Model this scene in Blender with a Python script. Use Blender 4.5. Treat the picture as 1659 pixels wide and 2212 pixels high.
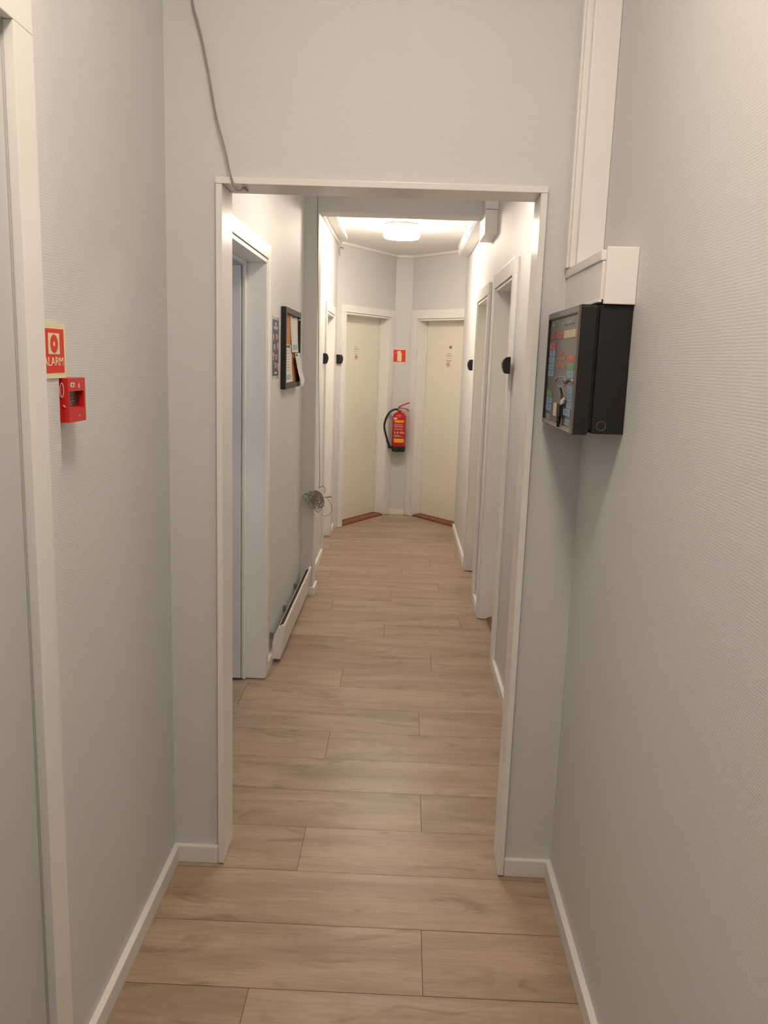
import bpy, bmesh, math, random
from mathutils import Matrix, Vector

random.seed(7)
for o in list(bpy.data.objects):
    bpy.data.objects.remove(o)
SC = bpy.context.scene
COL = SC.collection

# ------------------------------------------------------------------ camera
IMG_W, IMG_H, FOCAL_PX = 1659.0, 2212.0, 1780.0
cam_data = bpy.data.cameras.new('camera')
cam = bpy.data.objects.new('camera', cam_data)
COL.objects.link(cam)
cam_data.sensor_fit = 'VERTICAL'
cam_data.sensor_height = 36.0
cam_data.lens = FOCAL_PX * 36.0 / IMG_H
cam_data.clip_start = 0.02
CR = ((0.9991415085, -0.0369513388, 0.0187308424),
      (0.0251306272, 0.1811614447, -0.9831322304),
      (0.0329347457, 0.9827589377, 0.1819345295))
cm = Matrix(CR).to_4x4()
cm.translation = (0, 0, 1.6)
cam.matrix_world = cm
SC.camera = cam

# ------------------------------------------------------------------ world, exposure, lamp powers
wd = bpy.data.worlds.new('world')
SC.world = wd
wd.use_nodes = True
wd.node_tree.nodes['Background'].inputs[0].default_value = (0.6, 0.7, 0.9, 1)
wd.node_tree.nodes['Background'].inputs[1].default_value = 0.0
SC.view_settings.view_transform = 'Standard'
SC.view_settings.look = 'None'
SC.view_settings.gamma = 1.0
SC.view_settings.use_curve_mapping = False
SC.view_settings.exposure = 0.0
LAMP_COLOR = (1.0, 0.85, 0.685)
LAMP_NEAR, LAMP_MID, LAMP_FAR = 54.0, 36.0, 80.0      # diffuser radiance
SIDE_ROOM_W = 5.5
sd = bpy.data.lights.new('side_room_light', 'AREA')
sd.shape = 'RECTANGLE'; sd.size = 0.7; sd.size_y = 0.9
sd.energy = SIDE_ROOM_W; sd.color = (0.84, 0.88, 1.0)
so = bpy.data.objects.new('side_room_light', sd)
so.location = (-1.5, 2.62, 1.5); so.rotation_euler = (math.radians(-90), 0, 0)
COL.objects.link(so)

# ------------------------------------------------------------------ materials
def srgb(r, g, b):
    f = lambda c: c / 12.92 if c <= 0.04045 else ((c + 0.055) / 1.055) ** 2.4
    return (f(r / 255), f(g / 255), f(b / 255), 1)

def mat(name, col, rough=0.5, metal=0.0, emit=None, estr=0.0, bump=None, mott=0.0, spec=0.5):
    """bump = (scale xyz, strength, distance)"""
    m = bpy.data.materials.new(name)
    m.use_nodes = True
    nt = m.node_tree
    b = nt.nodes['Principled BSDF']
    b.inputs['Base Color'].default_value = col
    b.inputs['Roughness'].default_value = rough
    b.inputs['Metallic'].default_value = metal
    b.inputs['Specular IOR Level'].default_value = spec
    if emit:
        b.inputs['Emission Color'].default_value = (*emit, 1)
        b.inputs['Emission Strength'].default_value = estr
    tc = nt.nodes.new('ShaderNodeTexCoord')
    if mott:
        n = nt.nodes.new('ShaderNodeTexNoise')
        n.inputs['Scale'].default_value = 6.0
        n.inputs['Detail'].default_value = 4.0
        nt.links.new(tc.outputs['Object'], n.inputs['Vector'])
        mx = nt.nodes.new('ShaderNodeMix'); mx.data_type = 'RGBA'
        mx.inputs[6].default_value = tuple(c * (1 - mott) for c in col[:3]) + (1,)
        mx.inputs[7].default_value = tuple(min(1, c * (1 + mott)) for c in col[:3]) + (1,)
        nt.links.new(n.outputs['Fac'], mx.inputs[0])
        nt.links.new(mx.outputs[2], b.inputs['Base Color'])
    if bump:
        mp = nt.nodes.new('ShaderNodeMapping')
        mp.inputs['Scale'].default_value = bump[0]
        nt.links.new(tc.outputs['Object'], mp.inputs['Vector'])
        n = nt.nodes.new('ShaderNodeTexNoise')
        n.inputs['Scale'].default_value = 1.0
        n.inputs['Detail'].default_value = 2.0
        nt.links.new(mp.outputs['Vector'], n.inputs['Vector'])
        bp = nt.nodes.new('ShaderNodeBump')
        bp.inputs['Strength'].default_value = bump[1]
        bp.inputs['Distance'].default_value = bump[2]
        nt.links.new(n.outputs['Fac'], bp.inputs['Height'])
        nt.links.new(bp.outputs['Normal'], b.inputs['Normal'])
    return m

M = {}
M['wall'] = mat('painted_ribbed_wallpaper', srgb(216, 216, 217), 0.55, bump=((85, 85, 310), 0.25, 0.0012), mott=0.012)
M['trim_gloss'] = mat('white_gloss_lining', srgb(238, 237, 235), 0.22, bump=((18, 18, 5), 0.2, 0.001), spec=0.3)
M['ceiling'] = mat('ceiling_paint', srgb(240, 239, 236), 0.7, bump=((60, 60, 60), 0.2, 0.001))
M['trim'] = mat('white_gloss_paint', srgb(238, 237, 235), 0.27, bump=((18, 18, 4), 0.15, 0.001))
M['trim_dull'] = mat('white_satin_paint', srgb(236, 234, 230), 0.5)
M['plastic'] = mat('white_plastic_trunking', srgb(242, 240, 238), 0.4)
M['cream'] = mat('cream_door_laminate', srgb(237, 232, 218), 0.45, bump=((8, 8, 40), 0.08, 0.001))
M['leafgrey'] = mat('pale_door_paint', srgb(214, 214, 218), 0.45)
M['leafdoor'] = mat('grey_painted_door', srgb(203, 202, 203), 0.5)
M['red'] = mat('red_lacquer', srgb(188, 16, 18), 0.3)
M['callred'] = mat('red_plastic', srgb(206, 34, 30), 0.4)
M['signred'] = mat('sign_red', srgb(222, 48, 30), 0.5)
M['signcream'] = mat('photoluminescent_cream', srgb(232, 226, 186), 0.5)
M['black'] = mat('black_plastic', srgb(25, 23, 23), 0.5, bump=((300, 300, 300), 0.1, 0.0005))
M['blackrubber'] = mat('black_rubber', srgb(24, 23, 24), 0.6)
M['darkgrey'] = mat('dark_grey_panel_film', srgb(84, 75, 70), 0.3)
M['bezel'] = mat('grey_bezel', srgb(104, 97, 92), 0.35)
M['window'] = mat('dark_glass', srgb(58, 50, 50), 0.2)
M['yellow'] = mat('yellow_label', srgb(235, 170, 40), 0.5)
M['white'] = mat('white_paper', srgb(226, 224, 218), 0.6)
M['offwhite'] = mat('off_white_print', srgb(220, 200, 190), 0.6)
M['metal'] = mat('brushed_metal', srgb(170, 166, 160), 0.35, metal=0.8)
M['grey'] = mat('grey_plastic', srgb(128, 124, 120), 0.5)
M['cable'] = mat('grey_cable_sheath', srgb(150, 142, 136), 0.45)
M['cork'] = mat('cork', srgb(190, 132, 82), 0.8, bump=((200, 200, 200), 0.4, 0.001), mott=0.12)
M['brownwood'] = mat('varnished_hardwood', srgb(130, 68, 38), 0.35, bump=((10, 120, 120), 0.2, 0.001), mott=0.15)
M['navy'] = mat('navy_print', srgb(56, 58, 84), 0.5)
M['blueprint'] = mat('pale_blue_print', srgb(150, 185, 205), 0.6)
M['paleprint'] = mat('pale_grey_print', srgb(196, 186, 168), 0.6)
M['pink'] = mat('skin_tone_print', srgb(214, 150, 130), 0.6)
M['greyprint'] = mat('grey_print', srgb(130, 128, 130), 0.6)
M['blue'] = mat('blue_key_film', srgb(120, 160, 190), 0.4)
M['bluetext'] = mat('blue_grey_text', srgb(138, 156, 164), 0.4)
M['keygreen'] = mat('green_key_film', srgb(95, 160, 70), 0.4)
M['keyred'] = mat('red_key_film', srgb(192, 80, 56), 0.4)
M['stripred'] = mat('faded_red_strip', srgb(150, 66, 60), 0.4)
M['stripbrown'] = mat('brown_red_strip', srgb(118, 66, 50), 0.4)
M['stripcream'] = mat('cream_strip', srgb(200, 182, 150), 0.4)
M['tapeclear'] = mat('glossy_tape', srgb(205, 200, 196), 0.15)
M['gap'] = mat('groove_bed', srgb(88, 66, 50), 0.9)  # dark brown bed under the floor boards, seen in the joints
M['diffuser_near'] = mat('lit_opal_near', (0.9, 0.9, 0.88, 1), 0.4, emit=LAMP_COLOR, estr=LAMP_NEAR)
M['diffuser_mid'] = mat('lit_opal_mid', (0.9, 0.9, 0.88, 1), 0.4, emit=LAMP_COLOR, estr=LAMP_MID)
M['diffuser_far'] = mat('lit_opal_far', (0.9, 0.9, 0.88, 1), 0.4, emit=LAMP_COLOR, estr=LAMP_FAR)

def floor_material():
    m = bpy.data.materials.new('oak_laminate')
    m.use_nodes = True
    nt = m.node_tree; L = nt.links; N = nt.nodes
    b = N['Principled BSDF']
    tc = N.new('ShaderNodeTexCoord')
    at = N.new('ShaderNodeAttribute'); at.attribute_name = 'plank'
    sep = N.new('ShaderNodeSeparateColor'); L.new(at.outputs['Color'], sep.inputs[0])
    off = N.new('ShaderNodeVectorMath'); off.operation = 'MULTIPLY'
    off.inputs[1].default_value = (37.0, 53.0, 11.0); L.new(at.outputs['Color'], off.inputs[0])
    add = N.new('ShaderNodeVectorMath'); add.operation = 'ADD'
    L.new(tc.outputs['Object'], add.inputs[0]); L.new(off.outputs[0], add.inputs[1])
    def noise(scale, detail, dist=0.0):
        mp = N.new('ShaderNodeMapping'); mp.inputs['Scale'].default_value = scale
        L.new(add.outputs[0], mp.inputs['Vector'])
        n = N.new('ShaderNodeTexNoise'); n.inputs['Scale'].default_value = 1.0
        n.inputs['Detail'].default_value = detail; n.inputs['Distortion'].default_value = dist
        L.new(mp.outputs[0], n.inputs['Vector']); return n
    def ramp(src, stops):
        r = N.new('ShaderNodeValToRGB'); e = r.color_ramp.elements
        while len(e) < len(stops): e.new(0.5)
        for i, (p, c) in enumerate(stops): e[i].position = p; e[i].color = c
        L.new(src, r.inputs[0]); return r
    broad = ramp(noise((1.6, 9, 1), 3, 0.6).outputs['Fac'],
                 [(0.30, srgb(152, 131, 113)), (0.50, srgb(169, 148, 129)), (0.72, srgb(184, 163, 141))])
    fine = ramp(noise((11, 130, 1), 6, 0.8).outputs['Fac'], [(0.30, (0.87, 0.865, 0.86, 1)), (0.62, (1.03, 1.03, 1.03, 1))])
    knot = ramp(noise((3.4, 11, 1), 4, 1.6).outputs['Fac'], [(0.27, (0.70, 0.665, 0.66, 1)), (0.42, (1, 1, 1, 1))])
    spark = ramp(noise((26, 260, 1), 2, 0.0).outputs['Fac'], [(0.66, (1, 1, 1, 1)), (0.80, (1.16, 1.15, 1.13, 1))])
    cur = broad.outputs[0]
    for k in (fine, knot, spark):
        mx = N.new('ShaderNodeMix'); mx.data_type = 'RGBA'; mx.blend_type = 'MULTIPLY'
        mx.inputs[0].default_value = 1.0
        L.new(cur, mx.inputs[6]); L.new(k.outputs[0], mx.inputs[7]); cur = mx.outputs[2]
    mr = N.new('ShaderNodeMapRange')
    mr.inputs['To Min'].default_value = 0.92; mr.inputs['To Max'].default_value = 1.06
    L.new(sep.outputs[2], mr.inputs['Value'])
    sc = N.new('ShaderNodeVectorMath'); sc.operation = 'SCALE'
    L.new(cur, sc.inputs[0]); L.new(mr.outputs[0], sc.inputs['Scale'])
    L.new(sc.outputs[0], b.inputs['Base Color'])
    b.inputs['Roughness'].default_value = 0.36
    b.inputs['Specular IOR Level'].default_value = 0.45
    bp = N.new('ShaderNodeBump'); bp.inputs['Strength'].default_value = 0.12; bp.inputs['Distance'].default_value = 0.001
    L.new(fine.outputs[0], bp.inputs['Height']); L.new(bp.outputs[0], b.inputs['Normal'])
    return m
M['floor'] = floor_material()

def rib_wallpaper(m):
    """adds fine horizontal ribs, about 5.5 mm apart, under the paint"""
    nt = m.node_tree; N = nt.nodes; L = nt.links
    bp = next(n for n in N if n.type == 'BUMP'); tc = next(n for n in N if n.type == 'TEX_COORD')
    w = N.new('ShaderNodeTexWave'); w.wave_type = 'BANDS'; w.bands_direction = 'Z'
    w.inputs['Scale'].default_value = 57.0; w.inputs['Distortion'].default_value = 2.2
    w.inputs['Detail'].default_value = 2.0; w.inputs['Detail Scale'].default_value = 0.9
    L.new(tc.outputs['Object'], w.inputs['Vector'])
    b2 = N.new('ShaderNodeBump'); b2.inputs['Strength'].default_value = 0.11; b2.inputs['Distance'].default_value = 0.0012
    L.new(w.outputs['Fac'], b2.inputs['Height']); L.new(bp.outputs['Normal'], b2.inputs['Normal'])
    L.new(b2.outputs['Normal'], N['Principled BSDF'].inputs['Normal'])
rib_wallpaper(M['wall'])

# ------------------------------------------------------------------ builders
def frame(origin, deg):
    """wall frame: x along the wall, y into the wall, z up"""
    return Matrix.Translation(origin) @ Matrix.Rotation(math.radians(deg), 4, 'Z')
I4 = Matrix.Identity(4)

def box(bm, x0, x1, y0, y1, z0, z1, F=I4, bev=0.0):
    vs = [bm.verts.new(F @ Vector(p)) for p in
          ((x0, y0, z0), (x1, y0, z0), (x1, y1, z0), (x0, y1, z0), (x0, y0, z1), (x1, y0, z1), (x1, y1, z1), (x0, y1, z1))]
    fs = [bm.faces.new([vs[i] for i in f]) for f in
          ((0, 3, 2, 1), (4, 5, 6, 7), (0, 1, 5, 4), (1, 2, 6, 5), (2, 3, 7, 6), (3, 0, 4, 7))]
    if bev > 0:
        es = list({e for f in fs for e in f.edges})
        bmesh.ops.bevel(bm, geom=es, offset=bev, segments=2, profile=0.7, affect='EDGES')

def prism(bm, pts, axis_fn, a, b, bev=0.0):
    """extrude a 2D outline pts; axis_fn(u, v, w) -> world point, w runs a..b"""
    v0 = [bm.verts.new(axis_fn(u, v, a)) for u, v in pts]
    v1 = [bm.verts.new(axis_fn(u, v, b)) for u, v in pts]
    fs = [bm.faces.new(v0), bm.faces.new(list(reversed(v1)))]
    n = len(pts)
    for i in range(n):
        fs.append(bm.faces.new((v0[i], v1[i], v1[(i + 1) % n], v0[(i + 1) % n])))
    if bev > 0:
        es = list({e for f in fs for e in f.edges})
        bmesh.ops.bevel(bm, geom=es, offset=bev, segments=2, profile=0.7, affect='EDGES')
    bmesh.ops.recalc_face_normals(bm, faces=bm.faces[:])

def tube(bm, pts, r, seg=8, closed=False, taper=None):
    pts = [Vector(p) for p in pts]
    n = len(pts); rings = []
    up = Vector((0.31, 0.17, 0.93)).normalized()
    for i, p in enumerate(pts):
        a = pts[(i - 1) % n] if (closed or i > 0) else p
        c = pts[(i + 1) % n] if (closed or i < n - 1) else p
        t = (c - a).normalized()
        u = up - t * up.dot(t)
        if u.length < 1e-3: u = t.orthogonal()
        u.normalize(); up = u
        w = t.cross(u)
        rr = r if taper is None else taper[i]
        rings.append([bm.verts.new(p + (u * math.cos(k * 2 * math.pi / seg) + w * math.sin(k * 2 * math.pi / seg)) * rr) for k in range(seg)])
    m = n if closed else n - 1
    for i in range(m):
        A, B = rings[i], rings[(i + 1) % n]
        for k in range(seg):
            f = bm.faces.new((A[k], A[(k + 1) % seg], B[(k + 1) % seg], B[k])); f.smooth = True
    if not closed:
        bm.faces.new(list(reversed(rings[0]))); bm.faces.new(rings[-1])
    bmesh.ops.recalc_face_normals(bm, faces=bm.faces[:])

def lathe(bm, prof, F=I4, seg=40, smooth=True):
    rings = []
    for r, z in prof:
        if r < 1e-6: rings.append([bm.verts.new(F @ Vector((0, 0, z)))])
        else: rings.append([bm.verts.new(F @ Vector((r * math.cos(k * 2 * math.pi / seg), r * math.sin(k * 2 * math.pi / seg), z))) for k in range(seg)])
    for A, B in zip(rings, rings[1:]):
        for k in range(seg):
            q = []
            for v in (A[k % len(A)], A[(k + 1) % len(A)], B[(k + 1) % len(B)], B[k % len(B)]):
                if v not in q: q.append(v)
            if len(q) > 2:
                f = bm.faces.new(q); f.smooth = smooth
    bmesh.ops.recalc_face_normals(bm, faces=bm.faces[:])

def spline(pts, n=8):
    P = [Vector(p) for p in pts]; out = []
    P = [P[0] * 2 - P[1]] + P + [P[-1] * 2 - P[-2]]
    for i in range(1, len(P) - 2):
        for k in range(n):
            t = k / n; a, b, c, d = P[i - 1:i + 3]
            out.append(0.5 * ((2 * b) + (c - a) * t + (2 * a - 5 * b + 4 * c - d) * t * t + (3 * b - a - 3 * c + d) * t ** 3))
    out.append(P[-2]); return out

def text_into(bm, txt, F, size, cx=True, thick=0.0004, squeeze=1.0):
    """adds extruded lettering; F maps local x right, y up, z out of the surface"""
    cu = bpy.data.curves.new('lettering_source', 'FONT')
    cu.body = txt; cu.size = size; cu.extrude = thick
    cu.align_x = 'CENTER' if cx else 'LEFT'; cu.align_y = 'CENTER'
    ob = bpy.data.objects.new('lettering_source', cu); COL.objects.link(ob)
    dg = bpy.context.evaluated_depsgraph_get()
    me = bpy.data.meshes.new_from_object(ob.evaluated_get(dg))
    me.transform(F @ Matrix.Diagonal((squeeze, 1, 1, 1)))
    bm.from_mesh(me)
    bpy.data.objects.remove(ob); bpy.data.curves.remove(cu); bpy.data.meshes.remove(me)

def root_loc(p):
    while p.parent: p = p.parent
    return p.location

def obj(name, bm, m, parent=None, loc=None):
    """bm is in world coordinates"""
    base = Vector(root_loc(parent)) if parent else Vector(loc or (0, 0, 0))
    bm.transform(Matrix.Translation(-base))
    me = bpy.data.meshes.new(name)
    bm.to_mesh(me); bm.free()
    for mm in (m if isinstance(m, list) else [m]): me.materials.append(mm)
    o = bpy.data.objects.new(name, me); COL.objects.link(o)
    if parent: o.parent = parent
    else: o.location = base
    return o

def tag(o, label=None, cat=None, group=None, kind=None):
    if label: o['label'] = label
    if cat: o['category'] = cat
    if group: o['group'] = group
    if kind: o['kind'] = kind
    return o

def empty(name, loc, label=None, cat=None, group=None, kind=None):
    e = bpy.data.objects.new(name, None); COL.objects.link(e)
    e.location = loc; e.empty_display_size = 0.05
    return tag(e, label, cat, group, kind)

def struct(name, boxes, m, label, cat, F=I4, bev=0.0):
    bm = bmesh.new()
    for b in boxes: box(bm, *b, F, bev)
    return tag(obj(name, bm, m), label, cat, kind='structure')

# ------------------------------------------------------------------ floor (laminate laid crosswise)
def build_floor():
    bm = bmesh.new()
    lay = bm.loops.layers.float_color.new('plank')
    W, G = 0.2495, 0.0008
    joints = {-1: -0.342, 0: 0.106, 1: 0.62, 2: -0.283, 3: 0.117, 4: 0.66, 5: -0.266, 6: 0.123, 7: -0.72, 8: -0.264,
              9: 0.20, 10: 0.61, 11: -0.065, 12: 0.40, 13: -0.42, 14: -0.037, 15: 0.3, 16: -0.5, 17: 0.035}
    rnd = random.Random(3)
    for r in range(-18, 32):
        y0 = 1.853 + r * W; y1 = y0 + W
        j = joints.get(r, rnd.uniform(-0.6, 0.6))
        cuts = sorted([-2.4] + [j + k * 1.38 for k in range(-3, 4) if -2.3 < j + k * 1.38 < 1.1] + [1.2])
        for a, b in zip(cuts, cuts[1:]):
            vs = [bm.verts.new(p) for p in ((a + G, y0 + G, 0), (b - G, y0 + G, 0), (b - G, y1 - G, 0), (a + G, y1 - G, 0))]
            f = bm.faces.new(vs)
            c = (rnd.random(), rnd.random(), rnd.random(), 1)
            for l in f.loops: l[lay] = c
    me_top = bm
    # groove bed and slab under the boards
    vs = [(-2.4, -2.64, -0.002), (1.2, -2.64, -0.002), (1.2, 9.83, -0.002), (-2.4, 9.83, -0.002)]
    f = bm.faces.new([bm.verts.new(v) for v in vs]); f.material_index = 1
    k = len(bm.faces)
    box(bm, -2.4, 1.2, -2.64, 9.83, -0.06, -0.004)
    bm.faces.ensure_lookup_table()
    for i in range(k, len(bm.faces)): bm.faces[i].material_index = 1
    return tag(obj('floor', bm, [M['floor'], M['gap']]), 'greyish oak laminate floor with boards laid crosswise down the hallway', 'floor', kind='structure')
build_floor()

# ------------------------------------------------------------------ walls
CN, CC = 3.0, 2.63        # ceiling heights: near lobby, corridor
struct('wall_left', [(-0.85, -0.65, -2.5, 0.52, 0, CN), (-0.85, -0.65, 0.52, 1.39, 2.10, CN), (-0.85, -0.65, 1.39, 1.555, 0, CN),
                     (-0.85, -0.68, 1.555, 2.39, 0, CN)], M['wall'], 'pale grey ribbed wall on the left beside the nearest door', 'wall')
struct('wall_right', [(0.52, 0.72, -2.5, 2.39, 0, CN)], M['wall'], 'pale grey ribbed wall on the right behind the black alarm panel', 'wall')
struct('wall_front', [(-0.85, -0.536, 2.39, 2.50, 0, CN), (0.371, 0.72, 2.39, 2.50, 0, CN), (-0.536, 0.371, 2.39, 2.50, 2.076, CN)],
       M['wall'], 'pale grey wall around the cased opening into the corridor', 'wall')
struct('wall_back', [(-0.85, 0.72, -2.62, -2.5, 0, CN)], M['wall'], 'pale grey wall behind the viewpoint', 'wall')
struct('ceiling', [(-0.85, 0.72, -2.62, 2.44, CN, CN + 0.1)], M['ceiling'], 'white ceiling over the near lobby', 'ceiling')
struct('ceiling', [(-2.35, 0.95, 2.45, 9.8, CC, CC + 0.1)], M['ceiling'], 'white ceiling of the corridor with the lit round lamp', 'ceiling')
struct('wall_corridor_left', [(-0.83, -0.66, 2.50, 3.04, 0, CC), (-0.83, -0.66, 3.04, 3.93, 2.035, CC), (-0.83, -0.66, 3.93, 5.43, 0, CC),
                              (-0.83, -0.575, 5.43, 5.60, 0, CC),
                              (-0.83, -0.635, 5.60, 6.66, 0, CC), (-0.83, -0.635, 6.66, 7.34, 1.96, CC), (-0.83, -0.635, 7.34, 7.90, 0, CC)],
       M['wall'], 'pale grey corridor wall on the left with noticeboard and heater', 'wall')
struct('wall_corridor_right', [(0.535, 0.70, 2.50, 4.25, 0, CC), (0.535, 0.70, 4.25, 5.05, 2.03, CC), (0.535, 0.70, 5.05, 5.50, 0, CC),
                               (0.535, 0.70, 5.50, 6.26, 2.03, CC), (0.535, 0.70, 6.26, 7.88, 0, CC)],
       M['wall'], 'pale grey corridor wall on the right with two doorways', 'wall')
FL = frame((-0.615, 7.70, 0), math.degrees(math.atan2(0.867, 0.498)))
FR = frame((0.05, 8.56, 0), -50)
FN = frame((0, 8.56, 0), 0)
bm = bmesh.new()
box(bm, -0.10, 0.10, 0, 0.16, 0, CC, FL); box(bm, 0.10, 0.90, 0, 0.16, 2.015, CC, FL); box(bm, 0.90, 0.99, 0, 0.16, 0, CC, FL)
box(bm, -0.121, 0.05, 0, 0.30, 0, CC, FN)
box(bm, 0.0, 0.11, 0, 0.16, 0, CC, FR); box(bm, 0.11, 0.88, 0, 0.16, 2.005, CC, FR); box(bm, 0.88, 1.02, 0, 0.16, 0, CC, FR)
tag(obj('wall_far', bm, M['wall']), 'pale grey angled end walls around the extinguisher niche', 'wall', kind='structure')
# beam across the corridor
struct('trim_1', [(-0.575, 0.535, 5.43, 5.60, 2.50, CC)], M['wall'], 'pale grey beam crossing the corridor ceiling', 'beam')

# cased opening lining
bm = bmesh.new()
box(bm, -0.536, -0.519, 2.368, 2.508, 0.005, 2.0585, I4, 0.0012); box(bm, -0.536, 0.371, 2.368, 2.508, 2.0595, 2.076, I4, 0.0012)
prism(bm, [(0.3530, 2.368), (0.371, 2.368), (0.371, 2.508), (0.3562, 2.508)], lambda u, v, w: Vector((u, v, w)), 0.005, 2.0585, 0.0012)
tag(obj('trim_2', bm, M['trim_gloss']), 'white painted board lining of the corridor opening', 'door frame', kind='structure')

# baseboards
BH, BT = 0.056, 0.018
struct('baseboard_left', [(-0.68, -0.662, 1.62 - 0.065, 2.372, 0, BH), (-0.65, -0.632, 1.462, 1.555, 0, BH)], M['trim_dull'],
       'white baseboard along the near left wall', 'baseboard', bev=0.003)
struct('baseboard_right', [(0.502, 0.52, -2.5, 2.372, 0, BH)], M['trim_dull'], 'white baseboard along the near right wall', 'baseboard', bev=0.003)
struct('baseboard_front', [(-0.68, -0.5375, 2.372, 2.39, 0, BH), (0.3725, 0.52, 2.372, 2.39, 0, BH)], M['trim_dull'],
       'white baseboard pieces either side of the opening', 'baseboard', bev=0.003)
struct('baseboard_corridor_left', [(-0.66, -0.642, 4.005, 5.43, 0, BH), (-0.66, -0.563, 5.414, 5.43, 0, BH), (-0.575, -0.560, 5.43, 5.602, 0, BH),
                                   (-0.635, -0.619, 5.602, 6.58, 0, BH), (-0.635, -0.619, 7.42, 7.66, 0, BH)], M['trim_dull'],
       'white baseboard along the corridor left wall and pier', 'baseboard', bev=0.002)
struct('baseboard_corridor_right', [(0.518, 0.535, 2.51, 4.17, 0, BH), (0.518, 0.535, 5.13, 5.42, 0, BH), (0.518, 0.535, 6.34, 7.86, 0, BH)],
       M['trim_dull'], 'white baseboard along the corridor right wall', 'baseboard', bev=0.002)
struct('baseboard_far', [(-0.119, 0.048, -0.015, 0, 0, BH)], M['trim_dull'], 'short white baseboard under the fire extinguisher', 'baseboard', F=FN, bev=0.002)

# ------------------------------------------------------------------ doors
def door(name, label, F, t0, t1, head, cw, recess, leaf_m, near_casing=True, threshold=True, slab=0.04, casing_t=0.016, head_w=None, sill0=0.006):
    """opening t0..t1 along the wall frame F"""
    root = empty(name, F @ Vector(((t0 + t1) / 2, 0, 0)), label, 'door', kind='structure')
    hw = head_w or cw
    bm = bmesh.new()
    c = casing_t
    box(bm, t0 - cw, t0 - 0.004, -c, -0.0005, 0.004, head + 0.004, F, 0.002)
    box(bm, t1 + 0.004, t1 + cw, -c, -0.0005, 0.004, head + 0.004, F, 0.002)
    box(bm, t0 - cw, t1 + cw, -c, -0.0005, head + 0.0045, head + hw, F, 0.002)
    obj('casing', bm, M['trim'], root)
    bm = bmesh.new()     # jamb lining with a stop
    j = 0.014; d = recess + slab
    box(bm, t0, t0 + j, -c * 0.6, d, 0.004, head - j, F, 0.0015)
    box(bm, t1 - j, t1, -c * 0.6, d, 0.004, head - j, F, 0.0015)
    box(bm, t0, t1, -c * 0.6, d, head - j, head, F, 0.0015)
    box(bm, t0 + j, t0 + j + 0.010, recess - 0.012, recess - 0.002, 0.02, head - j, F)
    box(bm, t1 - j - 0.010, t1 - j, recess - 0.012, recess - 0.002, 0.02, head - j, F)
    box(bm, t0 + j, t1 - j, recess - 0.012, recess - 0.002, head - j - 0.010, head - j, F)
    obj('jamb', bm, M['trim'], root)
    bm = bmesh.new()
    box(bm, t0 + j + 0.003, t1 - j - 0.003, recess, recess + slab, 0.024, head - j - 0.004, F, 0.0015)
    leaf = obj('leaf', bm, leaf_m, root)
    if threshold:
        bm = bmesh.new()
        prism(bm, [(sill0, 0.001), (recess + 0.06, 0.001), (recess + 0.06, 0.021), (sill0 + 0.035, 0.021), (sill0, 0.012)],
              lambda u, v, w: F @ Vector((w, u, v)), t0 + j + 0.0005, t1 - j - 0.0005)
        tag(obj('threshold', bm, M['brownwood'], root), 'reddish brown wooden threshold')
    return root, leaf

# near left door beside the viewer
FWL = frame((-0.65, 0, 0), 90)
root = empty('door_1', (-0.65, 0.95, 0), 'pale door with white casing on the near left wall beside the red alarm sign', 'door', kind='structure')
bm = bmesh.new()
box(bm, 0.448, 0.519, -0.018, -0.0005, 0.004, 2.104, FWL, 0.002); box(bm, 1.391, 1.462, -0.018, -0.0005, 0.004, 2.104, FWL, 0.002)
box(bm, 0.448, 1.462, -0.018, -0.0005, 2.1045, 2.176, FWL, 0.002)
obj('casing', bm, M['trim'], root)
bm = bmesh.new(); box(bm, 0.524, 1.3860, 0.0015, 0.042, 0.010, 2.096, FWL, 0.0012); obj('leaf', bm, M['leafdoor'], root)
# side room doorway with its door swung inward
root = empty('door_2', (-0.66, 3.48, 0), 'white cased doorway left of the noticeboard with its door swung inward', 'door', kind='structure')
F2 = frame((-0.66, 0, 0), 90)
bm = bmesh.new()
box(bm, 3.04 - 0.07, 3.037, -0.018, -0.0005, 0.004, 2.037, F2, 0.002); box(bm, 3.915, 3.985, -0.018, -0.0005, 0.004, 2.037, F2, 0.002)
box(bm, 2.97, 3.985, -0.018, -0.0005, 2.0375, 2.10, F2, 0.002)
obj('casing', bm, M['trim'], root)
bm = bmesh.new()
for a, b in ((3.04, 3.055), (3.905, 3.93)):
    box(bm, a, b, -0.012, 0.17, 0.004, 2.018, F2, 0.0015)
box(bm, 3.04, 3.93, -0.012, 0.17, 2.018, 2.035, F2, 0.0015)
box(bm, 3.885, 3.905, 0.082, 0.092, 0.004, 2.018, F2, 0.003)
box(bm, 3.893, 3.905, 0.0922, 0.102, 0.004, 2.018, F2, 0.003)
box(bm, 3.055, 3.068, 0.078, 0.092, 0.004, 2.018, F2, 0.003)
box(bm, 3.068, 3.885, 0.078, 0.092, 2.004, 2.018, F2, 0.003)
obj('jamb', bm, M['trim'], root)
bm = bmesh.new(); box(bm, 3.878, 3.9045, 0.1035, 0.1035 + 0.80, 0.012, 2.002, F2, 0.002)
obj('leaf', bm, M['leafgrey'], root)
FLW = frame((-0.635, 0, 0), 90)
d3, leaf = door('door_3', 'white cased doorway beyond the ceiling beam on the left, before the angled door', FLW, 6.66, 7.34, 1.96, 0.07, 0.11, M['trim_dull'], casing_t=0.014, threshold=False)
FRW = frame((0.535, 0, 0), -90)      # x runs towards the viewer
d4, leaf = door('door_4', 'recessed cream door in the right corridor wall nearest the opening', FRW, -5.05, -4.25, 2.03, 0.085, 0.115, M['cream'], casing_t=0.02, sill0=0.045)
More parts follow.
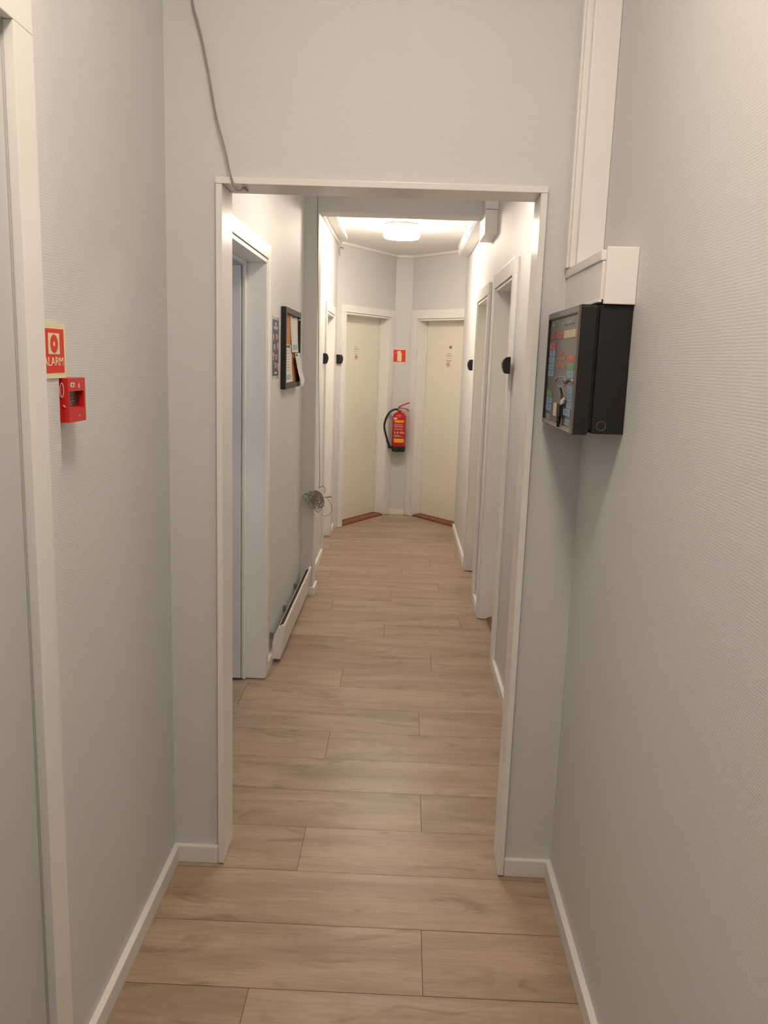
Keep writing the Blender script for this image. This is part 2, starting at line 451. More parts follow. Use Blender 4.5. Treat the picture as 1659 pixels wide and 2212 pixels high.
d5, leaf = door('door_5', 'recessed cream door in the right corridor wall past the nearer doorway', FRW, -6.26, -5.50, 2.03, 0.075, 0.115, M['cream'], casing_t=0.02, threshold=False)
d6, leafL = door('door_6', 'cream door with white casing on the angled wall left of the extinguisher', FL, 0.10, 0.90, 2.015, 0.07, 0.105, M['cream'])
d7, leafR = door('door_7', 'cream door with white casing on the angled wall right of the extinguisher', FR, 0.11, 0.88, 2.005, 0.09, 0.105, M['cream'])

def surf(F):
    """maps lettering (x right, y up, z out) on to a wall frame (x along, y in, z up)"""
    return F @ Matrix(((1, 0, 0, 0), (0, 0, -1, 0), (0, 1, 0, 0), (0, 0, 0, 1)))

def door_marks(F, t, zs, leaf, rec):
    S = surf(F)
    bm = bmesh.new()
    for z, w, h in zs: box(bm, t - w / 2, t + w / 2, rec - 0.0012, rec - 0.0002, z - h / 2, z + h / 2, F)
    obj('sticker_print', bm, M['paleprint'], leaf)
door_marks(FL, 0.46, [(1.712, 0.05, 0.006), (1.690, 0.085, 0.010), (1.668, 0.09, 0.004), (1.646, 0.06, 0.009)], leafL, 0.105)
door_marks(FR, 0.47, [(1.676, 0.05, 0.008), (1.656, 0.075, 0.012), (1.634, 0.08, 0.004), (1.607, 0.075, 0.011)], leafR, 0.105)
def ring_sticker(F, t, z, r, leaf, rec, col):
    bm = bmesh.new()
    c = F @ Vector((t, rec - 0.001, z))
    ax = (F.to_3x3() @ Vector((1, 0, 0)))
    pts = [c + ax * (r * math.cos(k * math.pi / 12)) + Vector((0, 0, r * math.sin(k * math.pi / 12))) for k in range(24)]
    tube(bm, pts, 0.0028, 6, closed=True)
    box(bm, t - r * 0.55, t + r * 0.55, rec - 0.002, rec - 0.0003, z - 0.003, z + 0.004, F)
    box(bm, t - r * 0.35, t + r * 0.35, rec - 0.002, rec - 0.0003, z + 0.010, z + 0.013, F)
    obj('round_sticker', bm, col, leaf)
M['stickerbrown'] = mat('sticker_brown', srgb(170, 110, 85), 0.6)
ring_sticker(FL, 0.46, 1.612, 0.019, leafL, 0.105, M['stickerbrown'])
ring_sticker(FR, 0.46, 1.572, 0.020, leafR, 0.105, M['stickerbrown'])
bm = bmesh.new(); box(bm, 0.468, 0.505, 0.1035, 0.1048, 1.726, 1.752, FR)
obj('dark_sticker', bm, M['grey'], leafR)
bm = bmesh.new(); box(bm, 0.135, 0.185, 0.0995, 0.1048, 0.932, 0.946, FL, 0.001)
obj('lock_plate', bm, M['grey'], leafL)
bm = bmesh.new(); lathe(bm, [(0, 0.006), (0.006, 0.006), (0.008, 0.003), (0.008, 0)], surf(FR) @ Matrix.Translation((0.112, 1.405, -0.088)), 16)
obj('latch_button', bm, M['metal'], d7)

# ------------------------------------------------------------------ ceiling trims and trunking
struct('trim_3', [(-0.635, -0.615, 5.60, 7.72, 2.590, CC), (-0.548, -0.53, 5.60, 7.34, 2.598, CC), (-0.615, -0.548, 5.60, 7.56, 2.612, CC)],
       M['trim_dull'], 'white ledge of ceiling moulding over the left corridor wall', 'moulding', bev=0.003)
bm = bmesh.new()
box(bm, 0.0, 0.995, -0.022, 0, 2.604, CC, FL, 0.004); box(bm, -0.125, 0.054, -0.02, 0, 2.604, CC, FN, 0.004); box(bm, -0.005, 0.80, -0.022, 0, 2.604, CC, FR, 0.004)
tag(obj('trim_4', bm, M['trim_dull']), 'thin white moulding where the ceiling meets the angled end walls', 'moulding', kind='structure')

root = empty('cable_trunking', (0.49, 5.45, 2.375), 'boxy white trunking under the corridor ceiling by the beam on the right', 'cable duct', 'white cable ducts')
bm = bmesh.new(); box(bm, 0.458, 0.5345, 5.285, 5.655, 2.376, 2.520, I4, 0.002); obj('drop_box', bm, M['plastic'], root)
bm = bmesh.new(); box(bm, 0.455, 0.5345, 5.282, 5.425, 2.5225, CC - 0.0005, I4, 0.002); obj('lid', bm, M['plastic'], root)
bm = bmesh.new(); box(bm, 0.442, 0.5345, 5.656, 7.62, 2.522, CC - 0.0005, I4, 0.004); box(bm, 0.435, 0.442, 5.656, 7.62, 2.535, CC - 0.01, I4, 0.002)
obj('duct', bm, M['plastic'], root)
bm = bmesh.new(); box(bm, 0.06, 0.435, 6.655, 6.667, CC - 0.010, CC - 0.0003, I4, 0.002)
tag(obj('conduit', bm, M['plastic'], loc=(0.25, 6.66, CC - 0.01)), 'thin white cable conduit on the ceiling right of the lit lamp', 'conduit')

root = empty('cable_trunking', (0.49, 2.34, 1.87), 'tall flat white trunking in the corner above the black alarm panel', 'cable duct', 'white cable ducts')
bm = bmesh.new(); box(bm, 0.436, 0.5195, 2.330, 2.3895, 1.8628, CN - 0.001, I4, 0.002); obj('base', bm, M['plastic'], root)
bm = bmesh.new(); box(bm, 0.450, 0.5195, 2.305, 2.3295, 1.8628, CN - 0.001, I4, 0.003); obj('cover', bm, M['plastic'], root)
bm = bmesh.new(); box(bm, 0.430, 0.436, 2.345, 2.375, 1.8628, CN - 0.001, I4, 0.001); obj('side_rib', bm, M['plastic'], root)
root = empty('cable_trunking', (0.49, 2.14, 1.74), 'short horizontal white trunking lying on top of the black alarm panel', 'cable duct', 'white cable ducts')
bm = bmesh.new(); box(bm, 0.455, 0.5195, 1.962, 2.3895, 1.7455, 1.862, I4, 0.002); box(bm, 0.442, 0.455, 1.962, 2.3895, 1.752, 1.838, I4, 0.002); obj('body', bm, M['plastic'], root)
bm = bmesh.new(); box(bm, 0.437, 0.455, 1.960, 2.3895, 1.8385, 1.862, I4, 0.004); box(bm, 0.438, 0.446, 1.960, 2.3895, 1.7455, 1.7515, I4, 0.002); obj('lid_edge', bm, M['plastic'], root)
bm = bmesh.new(); box(bm, 0.448, 0.5195, 1.946, 1.959, 1.7415, 1.868, I4, 0.003); obj('end_cap', bm, M['plastic'], root)

# ------------------------------------------------------------------ ceiling lamps
def lamp(loc, label, mdiff, r=0.14, deep=0.099):
    root = empty('ceiling_light', loc, label, 'lamp', 'round ceiling lamps')
    F = Matrix.Translation(loc)
    bm = bmesh.new()
    lathe(bm, [(0, -0.0005), (r * 0.96, -0.0005), (r * 0.98, -0.006), (r * 0.98, -0.020), (r * 0.9, -0.022), (0, -0.022)], F, 48)
    obj('base', bm, M['grey'], root)
    bm = bmesh.new()
    lathe(bm, [(0, -0.024), (r * 0.985, -0.024), (r, -0.028), (r, -deep + 0.021), (r * 0.985, -deep + 0.011), (r * 0.93, -deep + 0.005), (r * 0.5, -deep + 0.001), (0, -deep)], F, 48)
    obj('diffuser', bm, mdiff, root)
    return root
lamp((-0.062, 6.66, CC - 0.001), 'lit round white lamp on the corridor ceiling before the end doors', M['diffuser_far'], deep=0.108)
lamp((0.03, 3.62, CC - 0.001), 'round lamp on the corridor ceiling hidden above the opening head', M['diffuser_mid'], deep=0.120)
lamp((-0.02, 0.87, CN - 0.001), 'round lamp on the lobby ceiling above the viewpoint', M['diffuser_near'], r=0.20, deep=0.060)

# ------------------------------------------------------------------ black alarm panel on the right wall
PX = 0.3995
FP = Matrix(((0, 0, -1, PX), (-1, 0, 0, 0), (0, 1, 0, 0), (0, 0, 0, 1)))     # x right = -Y, y up = Z, z out = -X
def pY(Y): return 1.975 + (Y - 2.0) * 0.915
root = empty('alarm_panel', (0.46, 2.17, 1.44), 'black fire alarm control panel with coloured keys on the right wall', 'alarm panel')
bm = bmesh.new(); box(bm, 0.4445, 0.5195, 1.957, 2.372, 1.4435, 1.7400, I4, 0.003); obj('housing', bm, M['black'], root)
bm = bmesh.new(); box(bm, 0.437, 0.4442, 1.966, 2.365, 1.452, 1.732, I4, 0.001); obj('hinge_seam', bm, M['blackrubber'], root)
bm = bmesh.new()
y0, y1, z0, z1, c = 1.957, 2.372, 1.4385, 1.7405, 0.016
prism(bm, [(y0 + c, z0), (y1 - c, z0), (y1, z0 + c), (y1, z1 - c), (y1 - c, z1), (y0 + c * 0.4, z1), (y0, z1 - c * 0.4), (y0, z0 + c * 0.4), (y0 + c * 0.4, z0)][0:1] +
      [(y1 - c, z0), (y1, z0 + c), (y1, z1 - c), (y1 - c, z1), (y0 + c * 0.4, z1), (y0, z1 - c * 0.4), (y0, z0 + c * 0.4)],
      lambda u, v, w: Vector((w, u, v)), 0.4020, 0.4365, 0.0015)
obj('door', bm, M['black'], root)
bm = bmesh.new()      # bezel ring
iy0, iy1, iz0, iz1 = 1.970, 2.360, 1.4535, 1.7240
for b in ((y0 + 0.003, y1 - 0.006, iz1, z1 - 0.003), (y0 + 0.003, y1 - 0.006, z0 + 0.003, iz0), (y0 + 0.003, iy0, iz0, iz1), (iy1, y1 - 0.006, iz0, iz1)):
    box(bm, 0.3960, 0.4018, b[0], b[1], b[2], b[3])
bz = obj('bezel', bm, M['bezel'], root)
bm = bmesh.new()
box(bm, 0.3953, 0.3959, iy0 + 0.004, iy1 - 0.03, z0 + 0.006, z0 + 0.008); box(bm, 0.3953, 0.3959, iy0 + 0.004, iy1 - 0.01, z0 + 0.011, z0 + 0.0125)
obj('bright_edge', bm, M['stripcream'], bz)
bm = bmesh.new(); box(bm, PX + 0.0005, 0.4018, iy0, iy1, iz0, iz1); face = obj('keypad_film', bm, M['darkgrey'], root)
bm = bmesh.new()
box(bm, 0.3962, PX + 0.0004, iy1 - 0.007, iy1, iz0, iz1); box(bm, 0.3962, PX + 0.0004, iy0, iy1, iz1 - 0.004, iz1)
obj('recess_edge', bm, M['black'], face)
def fkey(name, ya, za, yb, zb, m, t=0.0012, bev=0.0006):
    bm = bmesh.new(); a, b = sorted((pY(ya), pY(yb))); b = min(b, iy1 - 0.009)
    box(bm, PX - t, PX + 0.0004, a, b, min(za, zb), max(za, zb), I4, bev)
    return obj(name, bm, m, face)
fkey('display_strip', 2.386, 1.667, 2.304, 1.687, M['stripbrown']); fkey('display_strip', 2.297, 1.667, 2.187, 1.686, M['stripred'])
fkey('display_strip', 2.181, 1.667, 2.022, 1.686, M['stripcream']); fkey('display_strip', 2.018, 1.666, 2.006, 1.687, M['keyred'])
keys = []
for k in ((2.387, 1.642, 2.300, 1.657, 'keyred'), (2.386, 1.624, 2.300, 1.640, 'blue'), (2.387, 1.606, 2.303, 1.622, 'blue'), (2.387, 1.588, 2.304, 1.604, 'blue'),
          (2.388, 1.570, 2.304, 1.586, 'blue'), (2.384, 1.516, 2.307, 1.532, 'keygreen'), (2.384, 1.498, 2.306, 1.514, 'blue'), (2.388, 1.478, 2.307, 1.496, 'blue'),
          (2.096, 1.608, 2.008, 1.625, 'keyred'), (2.093, 1.590, 2.016, 1.606, 'keygreen'), (2.097, 1.571, 2.016, 1.588, 'blue'), (2.071, 1.533, 2.016, 1.551, 'blue'),
          (2.073, 1.515, 2.016, 1.531, 'blue'), (2.071, 1.498, 2.015, 1.513, 'blue'), (2.112, 1.479, 2.022, 1.496, 'blue')):
    keys.append((k, fkey('key', k[0], k[1], k[2], k[3], M[k[4]], 0.0016)))
for i, (k, ko) in enumerate(keys):
    bm = bmesh.new(); a, b = sorted((pY(k[0]), pY(k[2]))); cy = (a + b) / 2; cz = (k[1] + k[3]) / 2
    for q in range(2):
        w = (b - a) * random.uniform(0.25, 0.38)
        box(bm, PX - 0.0021, PX - 0.0016, cy - w, cy + w * random.uniform(0.4, 1), cz + 0.003 - q * 0.005, cz + 0.0046 - q * 0.005)
    obj('key_print', bm, M['window'], ko)
bm = bmesh.new()
text_into(bm, 'Alf 5', FP @ Matrix.Translation((-pY(2.338), 1.7045, 0.0)), 0.020, squeeze=1.4, thick=0.0006)
text_into(bm, 'BRANNALARMSENTRAL', FP @ Matrix.Translation((-pY(2.118), 1.7025, 0.0)), 0.0125, squeeze=1.05, thick=0.0006)
for yy, zz, s in ((2.345, 1.466, 0.011), (2.345, 1.457, 0.009), (2.052, 1.468, 0.010), (2.055, 1.460, 0.010)):
    box(bm, PX - 0.0008, PX + 0.0004, pY(yy - 0.03), pY(yy + 0.03), zz - 0.003, zz + 0.003)
obj('lettering', bm, M['bluetext'], face)
bm = bmesh.new()
for ya, yb, zz in ((2.24, 2.168, 1.630), (2.261, 2.137, 1.618), (2.22, 2.19, 1.609), (2.277, 2.215, 1.598), (2.205, 2.138, 1.598)):
    box(bm, PX - 0.0008, PX + 0.0004, pY(yb), pY(ya), zz - 0.0022, zz + 0.0022)
obj('warning_print', bm, M['keyred'], face)
fkey('paper_label', 2.262, 1.469, 2.190, 1.503, M['offwhite'])
bm = bmesh.new()
lathe(bm, [(0, 0.003), (0.005, 0.003), (0.0065, 0.0), (0.0065, -0.002)], FP @ Matrix.Translation((-pY(2.024), 1.5635, 0.0)), 20)
obj('key_switch', bm, M['metal'], face)
bm = bmesh.new()      # cable knockout on the near side
cc = Vector((0.4665, 1.9565, 1.4625))
tube(bm, [cc + Vector((0.0105 * math.cos(k * math.pi / 12), 0, 0.0105 * math.sin(k * math.pi / 12))) for k in range(24)], 0.0008, 6, closed=True)
obj('knockout_ring', bm, M['bezel'], root)

# keys hanging from the key switch
ky = pY(2.024)
KX = PX - 0.010
root = empty('key_ring', (KX, pY(2.10), 1.45), 'small bunch of keys with white tag and black fob hanging on the alarm panel', 'keys')
bm = bmesh.new()
box(bm, PX - 0.011, PX - 0.0035, ky - 0.0008, ky + 0.0008, 1.5610, 1.5660, I4, 0.0003)
lathe(bm, [(0, 0.0008), (0.0065, 0.0008), (0.007, 0), (0.0065, -0.0008), (0, -0.0008)], Matrix.Translation((PX - 0.015, ky, 1.5630)) @ Matrix.Rotation(math.radians(90), 4, 'X'), 20)
obj('key', bm, M['bezel'], root)
bm = bmesh.new(); rc = Vector((PX - 0.019, ky + 0.040, 1.5605))
ax = Vector((-0.10, 0.99, 0)).normalized()
tube(bm, [rc + ax * (0.042 * math.cos(k * math.pi / 16)) + Vector((0, 0, 0.0125 * math.sin(k * math.pi / 16))) for k in range(32)], 0.0013, 6, closed=True)
obj('split_ring', bm, M['bezel'], root)
bm = bmesh.new()
for pts in ([(PX - 0.019, ky + 0.050, 1.549), (PX - 0.012, pY(2.095), 1.540), (PX - 0.008, pY(2.092), 1.527), (PX - 0.006, pY(2.098), 1.516)],
            [(PX - 0.019, ky + 0.052, 1.549), (PX - 0.012, pY(2.100), 1.538), (PX - 0.006, pY(2.125), 1.522), (PX - 0.006, pY(2.142), 1.505)]):
    tube(bm, spline(pts, 6), 0.0012, 6)
obj('cord', bm, M['blackrubber'], root)
bm = bmesh.new()
for zc in (1.515, 1.5065):
    R_ = Matrix.Translation((PX - 0.0065, pY(2.108 + (1.514 - zc) * 1.5), zc)) @ Matrix.Rotation(math.radians(-12), 4, 'X')
    box(bm, -0.0008, 0.0008, -0.028, 0.022, -0.0034, 0.0034, R_)
obj('tag', bm, M['white'], root)
bm = bmesh.new()
R_ = Matrix.Translation((PX - 0.006, pY(2.146), 1.4885))
box(bm, -0.003, 0.003, -0.020, 0.020, -0.0165, 0.0165, R_, 0.002)
tube(bm, [(PX - 0.006, pY(2.143), 1.474), (PX - 0.0062, pY(2.139), 1.460), (PX - 0.0065, pY(2.141), 1.447)], 0.005, 8, taper=[0.0062, 0.0052, 0.0034])
obj('fob', bm, M['blackrubber'], root)

# ------------------------------------------------------------------ call point and its sign on the left wall
FS = Matrix(((0, 0, 1, 0), (1, 0, 0, 0), (0, 1, 0, 0), (0, 0, 0, 1)))       # x right = +Y, y up = Z, z out = +X
root = empty('fire_alarm_sign', (-0.649, 1.53, 1.545), 'red and cream sign reading ALARM above the red call point', 'sign')
bm = bmesh.new(); box(bm, -0.6497, -0.6475, 1.463, 1.586, 1.5455, 1.6465); obj('plate', bm, M['signcream'], root)
bm = bmesh.new(); box(bm, -0.6474, -0.6470, 1.468, 1.577, 1.5555, 1.6355); obj('red_field', bm, M['signred'], root)
bm = bmesh.new()
box(bm, -0.6469, -0.6465, 1.507, 1.556, 1.5895, 1.6275)
text_into(bm, 'ALARM', FS @ Matrix.Translation((1.5285, 1.5755, -0.6466)), 0.0225, squeeze=1.22, thick=0.0003)
ic = obj('symbol_and_lettering', bm, M['signcream'], root)
bm = bmesh.new(); S_ = FS @ Matrix.Translation((1.5315, 1.6085, -0.6464))
lathe(bm, [(0.0048, 0.0), (0.0048, 0.0005), (0.0165, 0.0005), (0.0165, 0.0), (0.0048, 0.0)], S_, 32, smooth=False)
obj('symbol_ring', bm, M['signred'], ic)

root = empty('manual_call_point', (-0.66, 1.63, 1.45), 'red manual call point box with dark glass on the left wall', 'call point')
cy0, cy1, cz0, cz1, cx0, cx1 = 1.567, 1.651, 1.4605, 1.5450, -0.6795, -0.6375
wy0, wy1, wz0, wz1 = 1.572, 1.643, 1.4855, 1.5200
DZ = 0.0062
bm = bmesh.new()
box(bm, cx0, cx1 - 0.012, cy0, cy1, cz0, cz1, I4, 0.002)
for b in ((cy0, cy1, wz1, cz1), (cy0, cy1, cz0, wz0), (cy0, wy0, wz0, wz1), (wy1, cy1, wz0, wz1)):
    box(bm, cx1 - 0.0125, cx1, *b)
prism(bm, [(cx1 - 0.0125, wz0 + 0.004), (cx1, wz0 - 0.0002), (cx1 - 0.0125, wz0 - 0.0002)], lambda u, v, w: Vector((u, w, v)), wy0, wy1)
bmesh.ops.remove_doubles(bm, verts=bm.verts[:], dist=0.00001)
obj('housing', bm, M['callred'], root)
bm = bmesh.new(); box(bm, cx1 - 0.0122, cx1 - 0.0105, wy0, wy1, wz0 + 0.003, wz1); gl = obj('glass', bm, M['window'], root)
bm = bmesh.new()
for i, (a, b) in enumerate(((0.2, 0.45), (0.15, 0.55), (0.1, 0.7), (0.2, 0.5))):
    z = wz1 - 0.010 - i * 0.0055
    box(bm, cx1 - 0.0104, cx1 - 0.0101, wy0 + (wy1 - wy0) * a, wy0 + (wy1 - wy0) * b, z, z + 0.0018)
obj('glass_print', bm, M['greyprint'], gl)
bm = bmesh.new(); box(bm, cx1, cx1 + 0.0004, 1.578, 1.597, 1.5278, 1.5368)
lb = obj('label', bm, M['offwhite'], root)
bm = bmesh.new()
vs = [bm.verts.new((cx1 + 0.0004, 1.619 + y, 1.5255 + z)) for y, z in ((-0.0035, 0), (-0.005, 0.004), (-0.003, 0.008), (-0.001, 0.0125), (0.001, 0.008), (0.0035, 0.0045), (0.0025, 0))]
bm.faces.new(vs); obj('flame_symbol', bm, M['offwhite'], root)
bm = bmesh.new(); box(bm, cx1, cx1 + 0.0004, 1.6165, 1.6195, 1.4690, 1.4735); obj('arrow_mark', bm, M['offwhite'], root)
bm = bmesh.new(); box(bm, cx1 + 0.0004, cx1 + 0.0006, 1.585, 1.590, 1.5303, 1.5345); obj('label_symbol', bm, M['window'], lb)
bm = bmesh.new()
tube(bm, [Vector((-0.6500 + 0.0035 * math.cos(k * math.pi / 12), cy0 - 0.0006, 1.522 + 0.0135 * math.sin(k * math.pi / 12))) for k in range(24)], 0.0007, 6, closed=True)
tube(bm, spline([(-0.6475, cy0 - 0.0006, 1.494), (-0.6465, cy0 - 0.001, 1.4915), (-0.6435, cy0 - 0.001, 1.4905)], 5), 0.0009, 6)
obj('side_seal', bm, M['white'], root)

# ------------------------------------------------------------------ card readers at the doors
def make_reader():
    root = bpy.data.objects.new('card_reader', None); COL.objects.link(root); root.empty_display_size = 0.03
    bm = bmesh.new()
    prof = [(0, -0.041), (0.020, -0.041), (0.027, -0.036), (0.033, -0.024), (0.0375, -0.006), (0.0385, 0.008), (0.035, 0.022), (0.028, 0.034), (0.020, 0.040), (0, 0.041)]
    prism(bm, prof, lambda u, v, w: Vector((w, -u - 0.0005, v)), -0.028, 0.028, 0.003)
    me = bpy.data.meshes.new('housing'); bm.to_mesh(me); bm.free(); me.materials.append(M['black'])
    o = bpy.data.objects.new('housing', me); COL.objects.link(o); o.parent = root
    bm = bmesh.new(); lathe(bm, [(0, 0.0015), (0.003, 0.001), (0.0035, 0)], Matrix.Translation((-0.012, -0.0355, 0.018)) @ Matrix.Rotation(math.radians(90), 4, 'X'), 12)
    me = bpy.data.meshes.new('indicator'); bm.to_mesh(me); bm.free(); me.materials.append(M['metal'])
    o = bpy.data.objects.new('indicator', me); COL.objects.link(o); o.parent = root
    return root
rd0 = make_reader()
spots = [((0.5145, 4.118, 1.592), -90, 'black card reader at the nearest doorway on the right corridor wall'),
         ((0.5145, 6.385, 1.580), -90, 'black card reader on the right wall by the farther doorway, seen edge-on'),
         ((-0.6345, 6.50, 1.592), 90, 'black card reader beside the left doorway just beyond the ceiling beam'),
         ((FL @ Vector((-0.004, -0.0005, 1.590))), math.degrees(math.atan2(0.867, 0.498)), 'black card reader on the casing of the angled cream door left of the extinguisher')]
for i, (p, a, lb_) in enumerate(spots):
    if i == 0: r_ = rd0
    else:
        r_ = rd0.copy(); COL.objects.link(r_)
        for ch in rd0.children:
            c_ = ch.copy(); COL.objects.link(c_); c_.parent = r_
    r_.location = p; r_.rotation_euler = (0, 0, math.radians(a))
    tag(r_, lb_, 'card reader', 'black card readers beside the corridor doors')

# ------------------------------------------------------------------ noticeboard
WX = -0.66
root = empty('noticeboard', (WX, 4.73, 1.425), 'black framed cork noticeboard on the left corridor wall', 'noticeboard')
by0, by1, bz0, bz1 = 4.43, 5.055, 1.425, 1.857
bm = bmesh.new(); fx = WX + 0.028; fw = 0.030
box(bm, WX + 0.0005, fx, by0, by0 + fw, bz0, bz1, I4, 0.001); box(bm, WX + 0.0005, fx, by1 - fw, by1, bz0, bz1, I4, 0.001)
box(bm, WX + 0.0005, fx, by0 + fw, by1 - fw, bz0, bz0 + fw, I4, 0.001); box(bm, WX + 0.0005, fx, by0 + fw, by1 - fw, bz1 - fw, bz1, I4, 0.001)
obj('frame', bm, M['black'], root)
bm = bmesh.new(); box(bm, WX + 0.001, WX + 0.012, by0 + fw, by1 - fw, bz0 + fw, bz1 - fw); obj('cork_panel', bm, M['cork'], root)

def sheet(name, pts, label, group=None, curl=0.0, x0=WX + 0.013, lines=(), pic=None):
    """pts: corner (Y, Z) clockwise from top-left; the lower edge lifts off by curl"""
    root = empty(name, (x0, (pts[0][0] + pts[1][0]) / 2, min(p[1] for p in pts)), label, 'paper', group)
    P = lambda u, v: (pts[0][0] * (1 - u) * (1 - v) + pts[1][0] * u * (1 - v) + pts[2][0] * u * v + pts[3][0] * (1 - u) * v,
                      pts[0][1] * (1 - u) * (1 - v) + pts[1][1] * u * (1 - v) + pts[2][1] * u * v + pts[3][1] * (1 - u) * v)
    X = lambda u, v: x0 + curl * v * v
    bm = bmesh.new(); n = 8; th = 0.0005
    for side in (0, 1):
        g = [[bm.verts.new((X(i / n, j / n) + side * th, *P(i / n, j / n))) for i in range(n + 1)] for j in range(n + 1)]
        for j in range(n):
            for i in range(n): bm.faces.new((g[j][i], g[j][i + 1], g[j + 1][i + 1], g[j + 1][i]))
        if side == 0: g0 = g
    for k in range(n):
        for a, b in (((0, k), (0, k + 1)), ((n, k), (n, k + 1)), ((k, 0), (k + 1, 0)), ((k, n), (k + 1, n))):
            bm.faces.new((g0[a[0]][a[1]], g0[b[0]][b[1]], g[b[0]][b[1]], g[a[0]][a[1]]))
    bmesh.ops.recalc_face_normals(bm, faces=bm.faces[:])
    obj('sheet', bm, M['white'], root)
    def patch(bm, u0, u1, v0, v1):
        f = [bm.verts.new((X(u, v) + th + 0.0004, *P(u, v))) for u, v in ((u0, v0), (u1, v0), (u1, v1), (u0, v1))]
        bm.faces.new(f)
    bm = bmesh.new()
    for (u0, u1, v) in lines: patch(bm, u0, u1, v, v + 0.012)
    if lines: obj('printed_lines', bm, M['greyprint'], root)
    if pic:
        bm = bmesh.new(); m_ = 6
        for q in range(m_):
            a = pic[2] + (pic[3] - pic[2]) * q / m_; b = pic[2] + (pic[3] - pic[2]) * (q + 1) / m_
            patch(bm, pic[0], pic[1], a, b)
        obj('printed_picture', bm, M['blueprint'], root)
    return root
sheet('notice_paper', [(4.690, 1.822), (5.020, 1.822), (5.022, 1.625), (4.740, 1.622)], 'white notice pinned at the upper right of the cork board', 'papers on the noticeboard', 0.006,
      lines=[(0.15, 0.25, 0.2), (0.15, 0.25, 0.32), (0.15, 0.25, 0.44), (0.15, 0.25, 0.56), (0.1, 0.2, 0.68)], pic=(0.15, 0.85, 0.78, 0.93))
sheet('notice_paper', [(4.466, 1.664), (4.760, 1.662), (4.752, 1.460), (4.470, 1.458)], 'white list pinned at the lower left of the cork board', 'papers on the noticeboard', 0.008,
      lines=[(0.12, 0.5 + 0.3 * random.random(), 0.08 + k * 0.075) for k in range(9)], pic=(0.12, 0.8, 0.80, 0.93))
sheet('notice_paper', [(4.790, 1.618), (5.020, 1.622), (5.085, 1.462), (4.985, 1.418)], 'white sheet hanging askew from the lower right of the noticeboard', 'papers on the noticeboard', 0.022, x0=WX + 0.029,
      lines=[(0.5, 0.85, 0.2), (0.3, 0.6, 0.35), (0.5, 0.9, 0.5), (0.5, 0.9, 0.62)])
for (yy, zz, mm, lb_) in ((4.745, 1.817, 'navy', 'dark push pin holding the upper white notice'), (4.500, 1.652, 'navy', 'dark push pin holding the lower left list'),
                          (4.835, 1.608, 'navy', 'dark push pin holding the askew sheet'), (5.010, 1.815, 'white', 'white push pin at the noticeboard top right corner'),
                          (5.012, 1.612, 'white', 'white push pin at the right middle of the noticeboard')):
    bm = bmesh.new(); S_ = FS @ Matrix.Translation((yy, zz, WX + 0.0195))
    lathe(bm, [(0, 0.019), (0.006, 0.018), (0.006, 0.014), (0.003, 0.012), (0.0035, 0.004), (0.007, 0.001), (0.007, 0), (0, 0)], S_, 14)
    tag(obj('push_pin', bm, M[mm], loc=(WX + 0.0195, yy, zz)), lb_, 'pin', 'push pins on the noticeboard')

# poster beside the board
root = empty('hand_hygiene_poster', (WX, 4.25, 1.49), 'narrow looking navy poster of washing hands left of the noticeboard', 'poster')
bm = bmesh.new(); box(bm, WX + 0.0008, WX + 0.0016, 4.145, 4.350, 1.484, 1.792); obj('sheet', bm, M['tapeclear'], root)
bm = bmesh.new(); box(bm, WX + 0.0017, WX + 0.0021, 4.150, 4.345, 1.500, 1.778); nv = obj('navy_field', bm, M['navy'], root)
bm = bmesh.new()
def pbar(u0, u1, z, h): box(bm, WX + 0.0022, WX + 0.0025, 4.150 + 0.195 * u0, 4.150 + 0.195 * u1, z - h / 2, z + h / 2)
text_into(bm, 'VASK', FS @ Matrix.Translation((4.245, 1.757, WX + 0.0023)), 0.024, thick=0.0002)
text_into(bm, 'HENDENE', FS @ Matrix.Translation((4.247, 1.737, WX + 0.0023)), 0.024, thick=0.0002, squeeze=1.2)
for z0_, u in ((1.705, 0.5), (1.653, 0.15), (1.603, 0.45), (1.562, 0.3)):
    pbar(u, u + 0.25, z0_, 0.005)
    for k in range(3): pbar(u, u + 0.38 - 0.05 * k, z0_ - 0.008 - 0.006 * k, 0.0022)
pbar(0.35, 0.7, 1.515, 0.007)
obj('poster_print', bm, M['white'], nv)
bm = bmesh.new()
for (uy, zc, ry, rz) in ((0.12, 1.690, 0.10, 0.020), (0.82, 1.650, 0.10, 0.022), (0.13, 1.597, 0.11, 0.026), (0.86, 1.545, 0.11, 0.022)):
    vs = [bm.verts.new((WX + 0.0024, min(4.3445, max(4.1505, 4.150 + 0.195 * (uy + ry * math.cos(a) * (1 + 0.3 * math.sin(3 * a))))), zc + rz * math.sin(a) * (1 + 0.2 * math.cos(2 * a))))
          for a in [k * math.pi / 10 for k in range(20)]]
    bm.faces.new(vs)
obj('hand_pictures', bm, M['pink'], nv)

